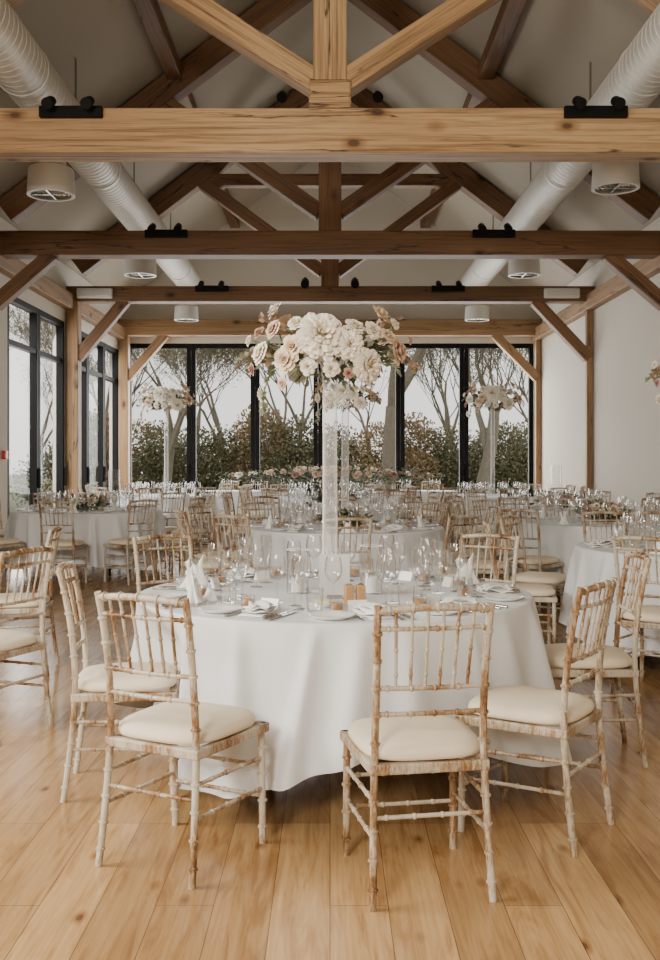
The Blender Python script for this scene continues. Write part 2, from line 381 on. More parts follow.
# ------------------------------------------------------------------ chair
def bamboo(mb, pts, r, step=.085, n=8, start=.04, kb=1.36):
    pts = [Vector(p) for p in pts]
    cum = [0]
    for a, b in zip(pts, pts[1:]): cum.append(cum[-1]+(b-a).length)
    def at(s):
        for i in range(len(pts)-1):
            if s <= cum[i+1] or i == len(pts)-2:
                return pts[i].lerp(pts[i+1], (s-cum[i])/(cum[i+1]-cum[i]))
    st = [(0, r*.98)]; s = start
    while s < cum[-1]-.015:
        for d, k in ((-.009, .99), (-.0055, .94), (-.0035, kb), (.0035, kb), (.0055, .94), (.009, .99)):
            if s+d < cum[-1]-.002: st.append((s+d, r*k))
        s += step
    st.append((cum[-1], r*.98))
    mb.tube([at(a) for a, _ in st], [b for _, b in st], n)
    return mb
def curve(P, n=4):
    P = [Vector(p) for p in P]; out = []
    for i in range(len(P)-1):
        p0 = P[max(i-1, 0)]; p1 = P[i]; p2 = P[i+1]; p3 = P[min(i+2, len(P)-1)]
        for k in range(n):
            t = k/n
            out.append(0.5*((2*p1)+(p2-p0)*t+(2*p0-5*p1+4*p2-p3)*t*t+(3*p1-p0-3*p2+p3)*t**3))
    out.append(P[-1]); return out
def mk_chair():
    t = empty('banquet_chair'); lm = M['lime']
    post = [(.192, -.240, 0), (.184, -.212, .22), (.177, -.195, .44), (.174, -.203, .62), (.176, -.228, .80), (.180, -.258, .935)]
    pc = curve(post, 6)
    def pp(z):
        for a, b in zip(pc, pc[1:]):
            if a.z <= z <= b.z: return a.lerp(b, (z-a.z)/(b.z-a.z))
        return pc[-1]
    for s in (-1, 1):
        bamboo(MB(), [(s*p.x, p.y, p.z) for p in pc], .0124, .088, 12, .06).build('rear_leg', lm, t, ang=60)
        bamboo(MB(), [(s*.193, .198, 0), (s*.192, .190, .42)], .0126, .095, 12, .06).build('leg', lm, t, ang=60)
    q = [(-.198, .198), (.198, .198), (.178, -.195), (-.178, -.195)]
    fr = MB()
    for i in range(4):
        a, b = Vector((*q[i], .418)), Vector((*q[(i+1) % 4], .418)); X = (b-a).normalized()
        mt = Matrix((X, Vector((0, 0, 1)).cross(X), Vector((0, 0, 1)))).transposed()
        fr.box((a+b)/2, ((b-a).length+.03, .032, .034), mt)
    fr.build('seat_frame', lm, t, smooth=False, bevel=.006)
    def cu(u, v):
        a = u*2*PI; prof = [(0, .437), (.90, .437), (.985, .443), (1.0, .454), (.985, .468), (.93, .480), (.75, .490), (.4, .4965), (0, .498)]
        k, z = prof[int(round(v*8))]
        ca, sa = math.cos(a), math.sin(a); e = .56
        x = abs(ca)**e*(1 if ca > 0 else -1); y = abs(sa)**e*(1 if sa > 0 else -1)
        w = .205+.009*y
        return (x*k*w, y*k*.210, z)
    MB().grid(cu, 44, 9, True).build('seat_pad', M['pad'], t, ang=80)
    for z, bow, r in ((.918, .022, .0122), (.862, .020, .0075), (.672, .014, .0083), (.590, .012, .0080)):
        a = pp(z)
        bamboo(MB(), [((-1+2*k/6)*a.x, a.y-bow*(1-(-1+2*k/6)**2), z+(.012 if r > .012 else 0)*(1-(-1+2*k/6)**2)) for k in range(7)], r, .075, 10, .035).build('back_rail', lm, t, ang=60)
    for k in range(6):
        u = (-1+2*(k+1)/7)*.97; a, b = pp(.672), pp(.918)
        bamboo(MB(), [(u*a.x*.95, a.y-.014*(1-u*u), .672), (u*b.x*1.0, b.y-.022*(1-u*u), .925)], .0055, .08, 8, .045).build('spindle', lm, t, ang=60)
    fl = lambda z: (.193-.001*z/.42, .198-.008*z/.42)
    for z in (.17, .28):
        x, y = fl(z); bamboo(MB(), [(-x, y, z), (x, y, z)], .0074, .09, 8).build('stretcher', lm, t, ang=60)
    for s in (-1, 1):
        for z in (.20, .31):
            x, y = fl(z); a = pp(z); bamboo(MB(), [(s*x, y, z), (s*a.x, a.y, z+.01)], .0074, .09, 8).build('stretcher', lm, t, ang=60)
    a = pp(.27); bamboo(MB(), [(-a.x, a.y, .27), (a.x, a.y, .27)], .0074, .09, 8).build('stretcher', lm, t, ang=60)
    return t
chairs = Proto(mk_chair, 'chair')

# ------------------------------------------------------------------ tables
ZTOP = .765
def cloth_mesh(Rt, seed, hem=.22, flare=.06, amp=.065, dents=(), corner=None):
    r = random.Random(seed); ph = [r.uniform(0, 6.28) for _ in range(8)]
    rings = [(0, -1), (.3, -1), (.6, -1), (.85, -1), (.95, -1), (.985, -1), (.997, -.3), (1, 0)]+[(1, (j/20)) for j in range(1, 21)]
    nt_ = 320; nr = len(rings)
    rid = []; a0 = r.uniform(0, .3)
    while a0 < 2*PI-.1:
        rid.append((a0, r.uniform(.035, .085), r.uniform(.5, 1.4))); a0 += r.uniform(.19, .40)
    def fn(u, v):
        a = u*2*PI; q, k = rings[int(round(v*(nr-1)))]
        if k <= 0:
            rr = q*(Rt+.004); return (rr*math.cos(a), rr*math.sin(a), ZTOP if k < -.5 else (ZTOP-.002 if k < 0 else ZTOP-.008))
        w = 0
        for ra, rw, rh in rid:
            d_ = (a-ra-.10*k*math.sin(ra*5)+PI) % (2*PI)-PI
            w += rh*math.exp(-(d_/(rw*(.6+.8*k)))**2)
        w += .22*math.sin(5*a+ph[0])+.1*math.sin(23*a+ph[1])
        h = hem+.05*math.cos(4*a+ph[4]) if corner is None else hem-.09*math.cos(4*(a-math.radians(corner)))
        fl_ = flare if corner is None else flare+.045*max(0, math.cos(4*(a-math.radians(corner))))**2
        rr = Rt+.004+.006*min(1, k*6)+fl_*k**1.2+amp*(w-.3)*k**.62
        for da, dw, dp in dents:
            dd = (math.degrees(a)-da+180) % 360-180
            e_ = math.exp(-(dd/dw)**4)*min(1, k*2.4); rr = rr*(1-e_)+(Rt-dp)*e_
        rr = max(rr, Rt+.004) if not dents else rr
        z = ZTOP-.008-(ZTOP-.008-h)*k
        return (rr*math.cos(a), rr*math.sin(a), z)
    return MB().grid(fn, nt_, nr, True)
def mk_table():
    t = empty('round_table')
    MB().lathe([(0, .725), (.875, .725), (.88, .735), (.875, .754), (0, .754)], 64).build('tabletop', M['dwood'], t)
    for sx in (-1, 1):
        for sy in (-1, 1):
            MB().tube([(sx*.42, sy*.3, .0), (sx*.40, sy*.3, .725)], .015, 8).build('leg', M['black'], t)
        MB().tube([(sx*.42, -.3, .08), (sx*.42, .3, .08)], .011, 8).build('crossbar', M['black'], t)
    return t
tables = Proto(mk_table, 'table')

def mk_lathe(name, prof, mat, n=20):
    def f():
        return MB().lathe(prof, n).build(name, M[mat], ang=60)
    return f
wine = Proto(mk_lathe('wine_glass', [(0, 0), (.036, .001), (.035, .003), (.006, .008), (.0042, .02), (.004, .095), (.008, .103), (.028, .118), (.040, .14), (.043, .162), (.040, .19), (.034, .222), (.0335, .224)], 'glass'), 'wine glass')
flute = Proto(mk_lathe('champagne_flute', [(0, 0), (.032, .001), (.031, .003), (.005, .008), (.004, .02), (.004, .085), (.010, .10), (.022, .13), (.027, .17), (.026, .235), (.0255, .237)], 'glass'), 'champagne flute')
tumbler = Proto(mk_lathe('water_tumbler', [(0, .003), (.028, .002), (.031, .006), (.036, .095), (.0355, .096)], 'glass'), 'tumbler')
plate = Proto(mk_lathe('side_plate', [(0, .004), (.055, .004), (.062, .001), (.066, .002), (.090, .015), (.091, .0165), (.089, .017), (.064, .0055), (0, .0055)], 'china', 36), 'plate')
def mk_jar():
    t = empty('tealight_jar')
    MB().lathe([(0, .003), (.025, .003), (.028, 0), (.030, .01), (.030, .055), (.028, .056), (.028, .012), (0, .01)], 20).build('glass_holder', M['glass'], t)
    MB().lathe([(0, .011), (.0265, .011), (.0265, .038), (0, .040)], 18).build('wax', M['amber'], t)
    return t
jar = Proto(mk_jar, 'candle holder')
def mk_pcard():
    return MB().poly([(-.04, -.018, 0), (0-.04, 0, .045), (-.04, .018, 0)], (.08, 0, 0)).build('place_card', M['china'], smooth=False)
pcard = Proto(mk_pcard, 'card')
def mk_knife():
    t = empty('dinner_knife')
    MB().tube([(0, -.125, .005), (0, -.06, .006), (0, -.02, .0055)], [.0060, .0075, .006], 8).build('handle', M['steel'], t)
    MB().poly([(-.005, -.02, .003), (.008, -.02, .003), (.012, .04, .003), (.008, .11, .003), (-.005, .125, .003)], (0, 0, .0018)).build('blade', M['steel'], t, smooth=False)
    return t
knife = Proto(mk_knife, 'knife')
def mk_fork():
    t = empty('dinner_fork')
    MB().tube([(0, -.11, .004), (0, -.05, .005), (0, .02, .005), (0, .035, .004)], [.0065, .0048, .004, .005], 8).build('handle', M['steel'], t)
    f = MB().poly([(-.005, .03, .001), (.005, .03, .001), (.013, .05, .001), (-.013, .05, .001)], (0, 0, .002))
    for k in range(4): f.box((-.0110+.0073*k, .075, .003), (.0034, .055, .002))
    f.build('tines', M['steel'], t, smooth=False)
    return t
fork = Proto(mk_fork, 'fork')
def mk_napkin():
    m = MB()
    for k in range(4):
        z = .004+.009*k
        def fn(u, v, z=z, k=k):
            a = .14*k; x = (u-.5)*(.12-.006*k); y = (v-.5)*(.20-.015*k)
            return (x*math.cos(a)-y*math.sin(a), x*math.sin(a)+y*math.cos(a), z+.008*k*abs(math.sin(u*4+v*3+k))+.005*math.sin(v*7+k))
        m.grid(fn, 10, 14)
    o = m.build('folded_napkin', M['napkin'], fix=False)
    s_ = o.modifiers.new('s', 'SOLIDIFY'); s_.thickness = .003
    return o
napk = Proto(mk_napkin, 'napkin')
def mk_napkin2():
    m = MB()
    def fn(u, v):
        a = u*2*PI; pleat = 1+.20*math.cos(5*a+1.2*v)+.08*math.cos(11*a); r = (.060-.026*v-.018*math.sin(v*PI))*pleat
        z = .085*v*(1+.38*math.cos(2*a+.6)+.1*math.cos(3*a))
        return (r*math.cos(a), r*.62*math.sin(a)+.014*v, z+.001)
    m.grid(fn, 50, 9, True)
    def g(u, v): return ((u-.5)*.085*(1-v*.5), -.025+.02*v+.02*abs(u-.5), .005+.085*v*(1-.5*abs(u-.5)))
    m.grid(g, 8, 6)
    o = m.build('standing_napkin', M['napkin'], fix=False)
    s_ = o.modifiers.new('s', 'SOLIDIFY'); s_.thickness = .002
    return o
napk2 = Proto(mk_napkin2, 'napkin')

bins = {0: 'right', 1: 'right rear', 2: 'rear right', 3: 'rear right', 4: 'rear', 5: 'rear left', 6: 'rear left', 7: 'left rear', 8: 'left', 9: 'left front', 10: 'front left', 11: 'front left', 12: 'front', 13: 'front right', 14: 'front right', 15: 'right front'}
def word(a): return bins[round((a % 360)/22.5) % 16]
def rot_to(fx, fy): return math.atan2(-fx, fy)

def setting(cx, cy, a, w, tn, level, j=0):
    u = Vector((math.cos(math.radians(a)), math.sin(math.radians(a)))); lf = Vector((u.y, -u.x)); rz = rot_to(-u.x, -u.y)
    g = ' at the %s place of the %s' % (w, tn)
    def P(r, l): q = Vector((cx, cy))+u*(r+R.uniform(-.012, .012))+lf*(l+R.uniform(-.01, .01)); return (q.x, q.y, ZTOP+.001)
    wine.put(P(.56, -.10), 0, 'wine glass'+g, 'wine glasses')
    flute.put(P(.48, -.03), 0, 'champagne flute'+g, 'champagne flutes')
    wine.put(P(.42, .08), 0, 'inner wine glass'+g, 'wine glasses', (.88, .88, .92))
    if level == 3:
        if j % 2: tumbler.put(P(.60, -.18), 0, 'water tumbler'+g, 'water tumblers')
        (napk2 if j % 2 else napk).put(P(.72, 0), rz+j*.3, 'white napkin'+g, 'napkins'); return
    tumbler.put(P(.60, -.185), 0, 'water tumbler'+g, 'water tumblers')
    plate.put(P(.76, .165), 0, 'white side plate'+g, 'side plates')
    if level == 2:
        (napk2 if j % 2 else napk).put(P(.72, 0), rz, 'white napkin'+g, 'napkins')
        jar.put(P(.60, .08), 0, 'amber tealight jar'+g, 'tealight jars'); return
    if j in (4, 8, 6, 9): napk2.put(P(.69, -.01), rz+j, 'standing napkin'+g, 'napkins', (1.15, 1.15, 1.25))
    else: napk.put(P(.74, 0), rz+.05+(j % 3)*.2, 'loosely folded napkin'+g, 'napkins', (.85, .85, .85))
    fork.put(P(.75, .065), rz, 'steel fork'+g, 'forks')
    knife.put(P(.74, -.090), rz, 'inner steel knife'+g, 'knives')
    knife.put(P(.74, -.130), rz+.03, 'outer steel knife'+g, 'knives')
    jar.put(P(.61, .115), 0, 'amber tealight jar'+g, 'tealight jars')
    pcard.put(P(.595, .02), rz, 'small folded white place card'+g, 'place cards')

T1, T2, T3, T4, T5, T6, T7, T9 = 'nearest table', 'second centre table', 'table by the left sliding doors', 'table cut by the right edge', 'table along the right wall', 'far left table', 'far right table', 'third centre table'
def do_table(cx, cy, tn, seats, level, Rt=.9, seed=0, angs=None, rad=1.27, dents=(), hem=.16, corner=None):
    tables.put((cx, cy, 0), R.uniform(0, 3) if tn != T1 else .4, 'round folding table hidden under the cloth of the '+tn, 'round tables')
    cm = cloth_mesh(Rt, seed, dents=dents, hem=hem, corner=corner).build('tablecloth', M['cloth'], ang=80); cm.location = (cx, cy, 0)
    tag(cm, 'long white cloth on the '+tn, 'tablecloth', 'tablecloths')
    for j, a in enumerate(angs if angs else seats):
        setting(cx, cy, a, word(a), tn, level, j)
    for a in seats:
        r = rad+R.uniform(-.02, .04); aa = math.radians(a+R.uniform(-2, 2))
        u = Vector((math.cos(aa), math.sin(aa)))
        chairs.put((cx+u.x*r, cy+u.y*r, 0), rot_to(-u.x, -u.y)+R.uniform(-.22, .22),
                   'ivory-padded chair on the %s side of the %s' % (word(a), tn), 'banquet chairs')
TX, TYc = .02, 4.66
do_table(TX, TYc, T1, [], 1, .905, 5, angs=[-115, -79, -45, -8, 22, 52, 90, 130, 165, -152], dents=((-155, 19, .22),), hem=.215, corner=-28)
for x, y, fx, fy, l in ((-.505, 3.52, .222, .43, 'ivory-padded limewashed chair, back turned, in front left of the nearest table'),
                 (.28, 3.33, -.07, .41, 'ivory-padded limewashed chair, back turned, in front centre of the nearest table'),
                 (.76, 3.77, -.38, .26, 'limewashed chair angled in at the front right of the nearest table'),
                 (1.19, 4.70, -1, .05, 'limewashed chair on the right side of the nearest table'),
                 (.80, 5.72, -.6, -.85, 'limewashed chair on the rear right side of the nearest table'),
                 (-.83, 5.66, .6, -.8, 'limewashed chair on the rear left side of the nearest table'),
                 (-.86, 4.25, 1, .12, 'limewashed chair on the left side of the nearest table')):
    chairs.put((x, y, 0), rot_to(fx, fy), l, 'banquet chairs')
E8 = [k*45 for k in range(8)]; TEN = [18+k*36 for k in range(10)]
do_table(.14, 9.2, T2, TEN, 2, seed=11)
do_table(-2.98, 12.3, T3, TEN, 2, seed=12, rad=1.23)
do_table(2.66, 7.05, T4, [-122, 180, 141, 103, 66], 2, seed=13, angs=E8)
do_table(2.98, 13.0, T5, TEN, 3, seed=14, rad=1.21)
do_table(-2.85, 17.4, T6, TEN, 3, seed=15, rad=1.21)
do_table(2.80, 17.2, T7, TEN, 3, seed=16, rad=1.21)
do_table(.05, 13.4, T9, TEN, 3, seed=17, rad=1.24)
do_table(-.05, 16.9, 'fourth centre table', TEN, 3, seed=18, rad=1.21)
do_table(2.75, 10.05, 'second table on the right', [180, 225, 135, 268, 92], 3, seed=19, rad=1.21, angs=E8)
for x, y, l in ((-1.74, 5.10, 'limewashed chair at the left picture edge, nearer of the two there'), (-2.06, 6.55, 'limewashed chair at the left picture edge, farther of the two there')):
    chairs.put((x, y, 0), rot_to(-1, .45 if y < 6 else -.1), l, 'banquet chairs')

# top table along the windows
TT = 20.0
t = tag(empty('trestle_table', (0, TT, 0)), 'long top table in front of the far glazing', 'table')
MB().box((0, 0, .74), (4.9, .74, .03)).build('tabletop', M['dwood'], t, smooth=False)
for sx in (-2.2, -.8, .8, 2.2):
    for sy in (-.28, .28): MB().tube([(sx, sy, 0), (sx, sy, .725)], .02, 8).build('leg', M['black'], t)
m = MB()
def per(u):
    L_ = [(-2.5, -.39), (2.5, -.39), (2.5, .39), (-2.5, .39)]; tot = 2*(5+.78); s = u*tot
    for k in range(4):
        a, b = Vector(L_[k]), Vector(L_[(k+1) % 4]); ln = (b-a).length
        if s <= ln or k == 3: return a.lerp(b, min(1, s/ln))
        s -= ln
def fn(u, v):
    p = per(u); k = max(0, (v-.2)/.8); q = min(1, v/.2)
    d = Vector((p.x*.02, p.y)).normalized()
    w = .02*k*(math.sin(u*240)+.6*math.sin(u*97))
    return (p.x*q+d.x*w, p.y*q+d.y*w+(d.y*.03*k), ZTOP-(ZTOP-.05)*k)
o = m.grid(fn, 320, 11, True).build('tablecloth', M['cloth'], ang=80); o.location = (0, TT, 0)
tag(o, 'long white cloth on the top table before the glazing', 'tablecloth')
for k in range(8):
    x = -2.1+k*.6
    chairs.put((x, TT+.78, 0), PI+R.uniform(-.08, .08), 'limewashed chair behind the long top table, %s from the left' % ['first', 'second', 'third', 'fourth', 'fifth', 'sixth', 'seventh', 'eighth'][k], 'banquet chairs')
    wine.put((x+.08, TT+.16, ZTOP+.001), 0, 'wine glass on the long top table', 'wine glasses on the top table')
    flute.put((x-.06, TT+.2, ZTOP+.001), 0, 'champagne flute on the long top table', 'champagne flutes on the top table')

# ------------------------------------------------------------------ flowers
def rose_mesh(seed, kind='rose'):
    r = random.Random(seed); m = MB()
    if kind == 'rose':
        layers = [(3, .05, .20, .95, 1.2, 0), (4, .10, .36, .95, 1.0, 0), (5, .14, .56, .85, .85, .05), (6, .18, .80, .66, .75, .16), (7, .2, 1.0, .42, .66, .22)]
    else:
        layers = [(4, .05, .22, .95, .9, .05), (7, .1, .42, .95, .6, .1), (9, .15, .62, .85, .5, .15), (11, .2, .80, .66, .42, .2), (13, .2, .95, .42, .36, .2), (13, .2, 1.02, .15, .36, .15)]
    for n, a0, a1, Hh, wd, curl in layers:
        off = r.uniform(0, 6)
        for k in range(n):
            ph = off+2*PI*k/n+r.uniform(-.15, .15); hj = Hh*r.uniform(.88, 1.12); rj = a1*r.uniform(.9, 1.1); rp_ = r.uniform(0, 6)
            def fn(u, v):
                uu = 2*u-1; w = wd*math.sin(PI*(.12+.70*v))
                rad = a0+(rj-a0)*v**1.2*(1-.10*uu*uu)+curl*max(0, v-.75)*1.6
                z = hj*math.sin(min(1, v)*PI/2)*(1-.12*uu*uu*v)-curl*max(0, v-.75)*1.2+.035*v*math.sin(uu*5+rp_)
                an = ph+uu*w
                return (rad*math.cos(an), rad*math.sin(an), z-.25)
            m.grid(fn, 7, 6)
    me = m.build('rose', M['w_rose'], fix=False); data = me.data; bpy.data.objects.remove(me); return data
RM = [rose_mesh(1), rose_mesh(2), rose_mesh(3, 'peony')]
variants = {}
def rose(parent, p, face, size, col, name='rose', k=None):
    k = R.randrange(2) if k is None else k
    key = (k, col)
    if key not in variants:
        me = RM[k].copy(); me.materials.clear(); me.materials.append(M[col]); me.name = name; variants[key] = me
    o = bpy.data.objects.new(name, variants[key]); C.objects.link(o); o.parent = parent
    f = Vector(face).normalized(); q = f.to_track_quat('Z', 'Y'); o.rotation_mode = 'QUATERNION'; o.rotation_quaternion = q
    o.location = p; o.scale = (size, size, size*.9)
    return o
def leaf(mb, p, d, ln, w, rr=None):
    rr = rr or R
    d = Vector(d).normalized(); sd = d.cross(Vector((rr.uniform(-1, 1), rr.uniform(-1, 1), rr.uniform(-1, 1))))
    if sd.length < .05: sd = d.cross(Vector((0, 0, 1.1)))
    sd.normalize(); up = sd.cross(d); p = Vector(p)
    a = p+d*ln*.45+sd*w/2+up*ln*.07; b = p+d*ln*.45-sd*w/2+up*ln*.07; e = p+d*ln
    mid = p+d*ln*.5
    mb.add([p, a, e, b, mid], [(0, 1, 4), (1, 2, 4), (2, 3, 4), (3, 0, 4)])
def foliage(parent, cen, rad, n, mat, name, ln=.07, w=.03, low_=False):
    m = MB()
    for _ in range(n):
        d = Vector((R.gauss(0, 1), R.gauss(0, 1), R.gauss(0, 1))).normalized()
        p = Vector(cen)+Vector((d.x*rad[0], d.y*rad[1], d.z*rad[2]))*R.uniform(.45, 1)
        dd = d+Vector((R.uniform(-.6, .6), R.uniform(-.6, .6), R.uniform(-.6, .6)))
        if low_: dd.z = abs(dd.z)*.5; p.z = max(p.z, .012)
        leaf(m, p, dd, ln*R.uniform(.7, 1.3), w)
    if low_: m.v = [(a, b, max(c_, .003)) for a, b, c_ in m.v]
    return m.build(name, M[mat], parent, fix=False)
def sprig(parent, p, d, ln, mat, droop=.5, name='sprig', lw=.026):
    p = Vector(p); d = Vector(d).normalized(); pts = [p.copy()]; m = MB(); n = max(9, int(ln/.024))
    for k in range(n):
        d = (d+Vector((0, 0, -droop*1.08/n))).normalized(); p = p+d*ln/n; pts.append(p.copy())
        for _ in range(2):
            leaf(m, p, d+Vector((R.uniform(-1, 1), R.uniform(-1, 1), R.uniform(-.8, .8))), .038*R.uniform(.7, 1.2), lw)
    m.tube(pts, .0022, 4)
    return m.build(name, M[mat], parent, fix=False)
SP = 214
main = [(322, 341, .108, 'w_rose', 2), (349, 350, .066, 'w_rose', 2), (295, 352, .056, 'p_rose', 0), (354, 333, .046, 'w_rose', 0), (366, 369, .078, 'w_rose', 2), (379, 318, .046, 'p_rose', 1),
        (371, 336, .044, 'w_rose', 0), (395, 355, .060, 'b_rose', 1), (288, 364, .060, 'p_rose', 1), (264, 357, .056, 'w_rose', 0), (276, 313, .044, 'w_rose', 1),
        (276, 334, .046, 'b_rose', 0), (331, 373, .038, 'w_rose', 0), (251, 343, .028, 'w_rose', 0), (263, 395, .040, 'w_rose', 0),
        (284, 386, .028, 'b_rose', 1), (386, 341, .040, 'p_rose', 1), (408, 343, .022, 'b_rose', 0), (298, 329, .042, 'w_rose', 1),
        (254, 371, .028, 'r_rose', 1), (309, 371, .038, 'w_rose', 1), (393, 328, .028, 'w_rose', 0), (261, 336, .030, 'r_rose', 1), (348, 377, .026, 'r_rose', 0)]
def tall(cx, cy, zc, lab, k=1.0, simple=False):
    t = tag(empty('tall_flower_arrangement', (cx, cy, ZTOP+.001)), lab, 'flower arrangement', 'tall flower arrangements')
    h = zc-ZTOP
    MB().lathe([(0, .003), (.105, .003), (.11, .008), (.10, .014), (.045, .02), (.036, .04), (.033, h*.6), (.033, h-.14), (.045, h-.05), (.05, h-.04)], 32).build('glass_vase', M['vglass'], t, ang=70)
    cen = Vector((0, 0, h)); pl = []
    for px, py, r, c_, kk in main:
        ox, oz = (px-330)/SP*k, (355-py)/SP*k
        e = max(0, 1-(ox/(.40*k))**2-(oz/(.26*k))**2); oy = -.20*k*math.sqrt(e)
        pl.append((ox, oy, oz, r*k, c_, kk))
        if r > .045: pl.append((-ox*.95, -oy+.02, oz*.9+.01, r*k*.9, c_, kk))
    for ox, oy, oz, r, c_, kk in pl:
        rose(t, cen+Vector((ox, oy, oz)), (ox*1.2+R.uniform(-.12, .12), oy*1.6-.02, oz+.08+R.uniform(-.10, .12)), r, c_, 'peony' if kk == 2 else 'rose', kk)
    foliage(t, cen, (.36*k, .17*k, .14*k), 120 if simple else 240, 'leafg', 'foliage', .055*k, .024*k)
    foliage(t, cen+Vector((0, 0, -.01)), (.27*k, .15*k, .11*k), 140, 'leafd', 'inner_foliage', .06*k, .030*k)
    for sx in (-1, 1):
        for q in range(3):
            sprig(t, cen+Vector((sx*.24*k, R.uniform(-.1, .1), .02)), (sx*R.uniform(.6, 1), R.uniform(-.5, .3), R.uniform(.0, .5)), R.uniform(.13, .20)*k, 'leafg' if q else 'dried', 1.2)
        sprig(t, cen+Vector((sx*.19*k, -.05, .1*k)), (sx*.7, -.1, .6), .13*k, 'dried', .5)
    sprig(t, cen+Vector((-.24*k, -.08, -.05)), (-.5, -.3, -.4), .22*k, 'leafg', 2.2, 'trailing_sprig')
    return t
tall(TX-.02, TYc+.0, 1.38+105/SP, 'big ivory and blush flower arrangement on a tall glass stem on the nearest table')
tall(.14, 9.2, 1.95, 'tall flower arrangement on the second centre table, behind the big one', .8, True)
tall(2.64, 7.05, 1.99, 'flower arrangement cut by the right picture edge', 1.0, True)
tall(-2.85, 17.4, 2.42, 'tall flower arrangement at the far left, before the glazing', 1.35, True)
tall(2.80, 17.2, 2.42, 'tall flower arrangement at the far right, before the glazing', 1.35, True)
def low(cx, cy, lab, w=.3, n=12, hh=.1, w2=None, z=ZTOP+.001):
    t = tag(empty('low_flower_arrangement', (cx, cy, z)), lab, 'flower arrangement', 'low flower arrangements')
    w2 = w2 or w
    MB().box((0, 0, .02), (w*1.2, w2*.8, .04)).build('flower_tray', M['leafd'], t, smooth=False, bevel=.01)
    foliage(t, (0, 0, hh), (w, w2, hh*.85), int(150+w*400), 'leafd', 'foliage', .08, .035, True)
    foliage(t, (0, 0, hh), (w*1.1, w2*1.05, hh*.85), int(80+w*200), 'leafg', 'trailing_foliage', .08, .032, True)
    for k in range(n):
        a = R.uniform(0, 6.28); q = R.uniform(.2, .95)
        x, y = w*q*math.cos(a), w2*q*math.sin(a)-.02
        rose(t, (x, y, hh*(1.85-.8*q)), (x*.6/w, y*.6/w2-.3, .7), R.uniform(.05, .085), R.choice(['w_rose', 'b_rose', 'p_rose', 'r_rose', 'w_rose']))
    return t
low(-2.98, 12.3, 'low flower and foliage centrepiece on the table by the left sliding doors', .22, 12, .09)
low(2.98, 13.0, 'low flower and foliage centrepiece on the table along the right wall', .24, 12, .09)
low(.05, 13.4, 'low flower centrepiece on the third centre table', .28, 14, .12)
low(-.05, 16.9, 'low flower centrepiece on the fourth centre table', .28, 14, .14)
low(2.75, 10.05, 'low flower centrepiece on the second table on the right', .24, 12, .09)
low(0, TT-.1, 'long floral garland on the top table in front of the glazing', 2.3, 75, .27, .18)
def hurricane(x, y, h, r, lab):
    t = tag(empty('hurricane_vase', (x, y, ZTOP+.001)), lab, 'vase')
    MB().lathe([(0, .004), (r*.9, .004), (r, .0), (r, h), (r-.003, h)], 28).build('glass_cylinder', M['glass'], t)
    MB().lathe([(0, .006), (.03, .006), (.03, h*.35), (0, h*.36)], 16).build('candle', M['napkin'], t)
hurricane(-2.62, 12.15, .5, .065, 'tall clear glass cylinder with a candle on the table by the left doors')
hurricane(2.85, 12.6, .55, .07, 'tall clear glass cylinder with a candle on the table along the right wall')
hurricane(TX+.17, TYc-.06, .22, .05, 'clear glass cylinder with a candle just right of the big flower stem')
hurricane(TX-.17, TYc-.04, .20, .05, 'clear glass cylinder with a candle just left of the big flower stem')
t = tag(empty('table_card', (TX+.0, TYc-.22, ZTOP+.001)), 'small grey card upright in a holder before the big flower stem', 'card')
MB().box((0, 0, .105), (.135, .003, .18)).build('card', M['card'], t, smooth=False)
MB().box((0, 0, .008), (.07, .04, .016)).build('holder', M['steel'], t, smooth=False, bevel=.003)
low(.14, 8.98, 'dark foliage ring at the foot of the vase on the second centre table', .22, 4, .07, .10)
t = tag(empty('butter_dish', (TX-.05, TYc-.48, ZTOP+.001)), 'round white dish of butter near the front edge of the nearest table', 'dish')
MB().lathe([(0, .006), (.03, .006), (.034, 0), (.04, .004), (.062, .02), (.064, .022), (.060, .022), (.04, .009), (0, .008)], 28).build('dish', M['china'], t)
MB().box((0, 0, .019), (.05, .035, .02)).build('butter_pat', M['butter'], t, bevel=.005)
for k, (dx, dy, l) in enumerate(((.06, -.42, 'wooden salt shaker, left of the pair on the nearest table'), (.11, -.41, 'wooden pepper shaker, right of the pair on the nearest table'))):
    t = tag(empty('salt_shaker' if k == 0 else 'pepper_shaker', (TX+dx, TYc+dy, ZTOP+.001), .2), l, 'shaker')
    MB().box((0, 0, .042), (.038, .038, .084)).build('body', M['tan'], t, bevel=.005)
    MB().lathe([(.013, .084), (.013, .09), (0, .092)], 12).build('cap', M['steel'], t)
def mk_bottle():
    t = empty('wine_bottle')
    MB().lathe([(0, .0), (.036, .0), (.038, .01), (.038, .19), (.03, .22), (.015, .25), (.0145, .30), (0, .30)], 20).build('bottle_glass', M['bottle'], t)
    MB().lathe([(.0386, .06), (.0386, .14)], 20).build('blank_label', M['napkin'], t)
    return t
bt = Proto(mk_bottle, 'bottle')
for x, y, l in ((-2.5, 17.1, 'dark wine bottle on the far left table, left one'), (-2.3, 17.25, 'dark wine bottle on the far left table, right one'), (3.02, 16.8, 'dark wine bottle on the far right table'), (-.28, 13.25, 'dark wine bottle on the third centre table'), (2.6, 12.95, 'dark wine bottle on the table along the right wall')):
    bt.put((x, y, ZTOP+.001), 0, l, 'wine bottles')

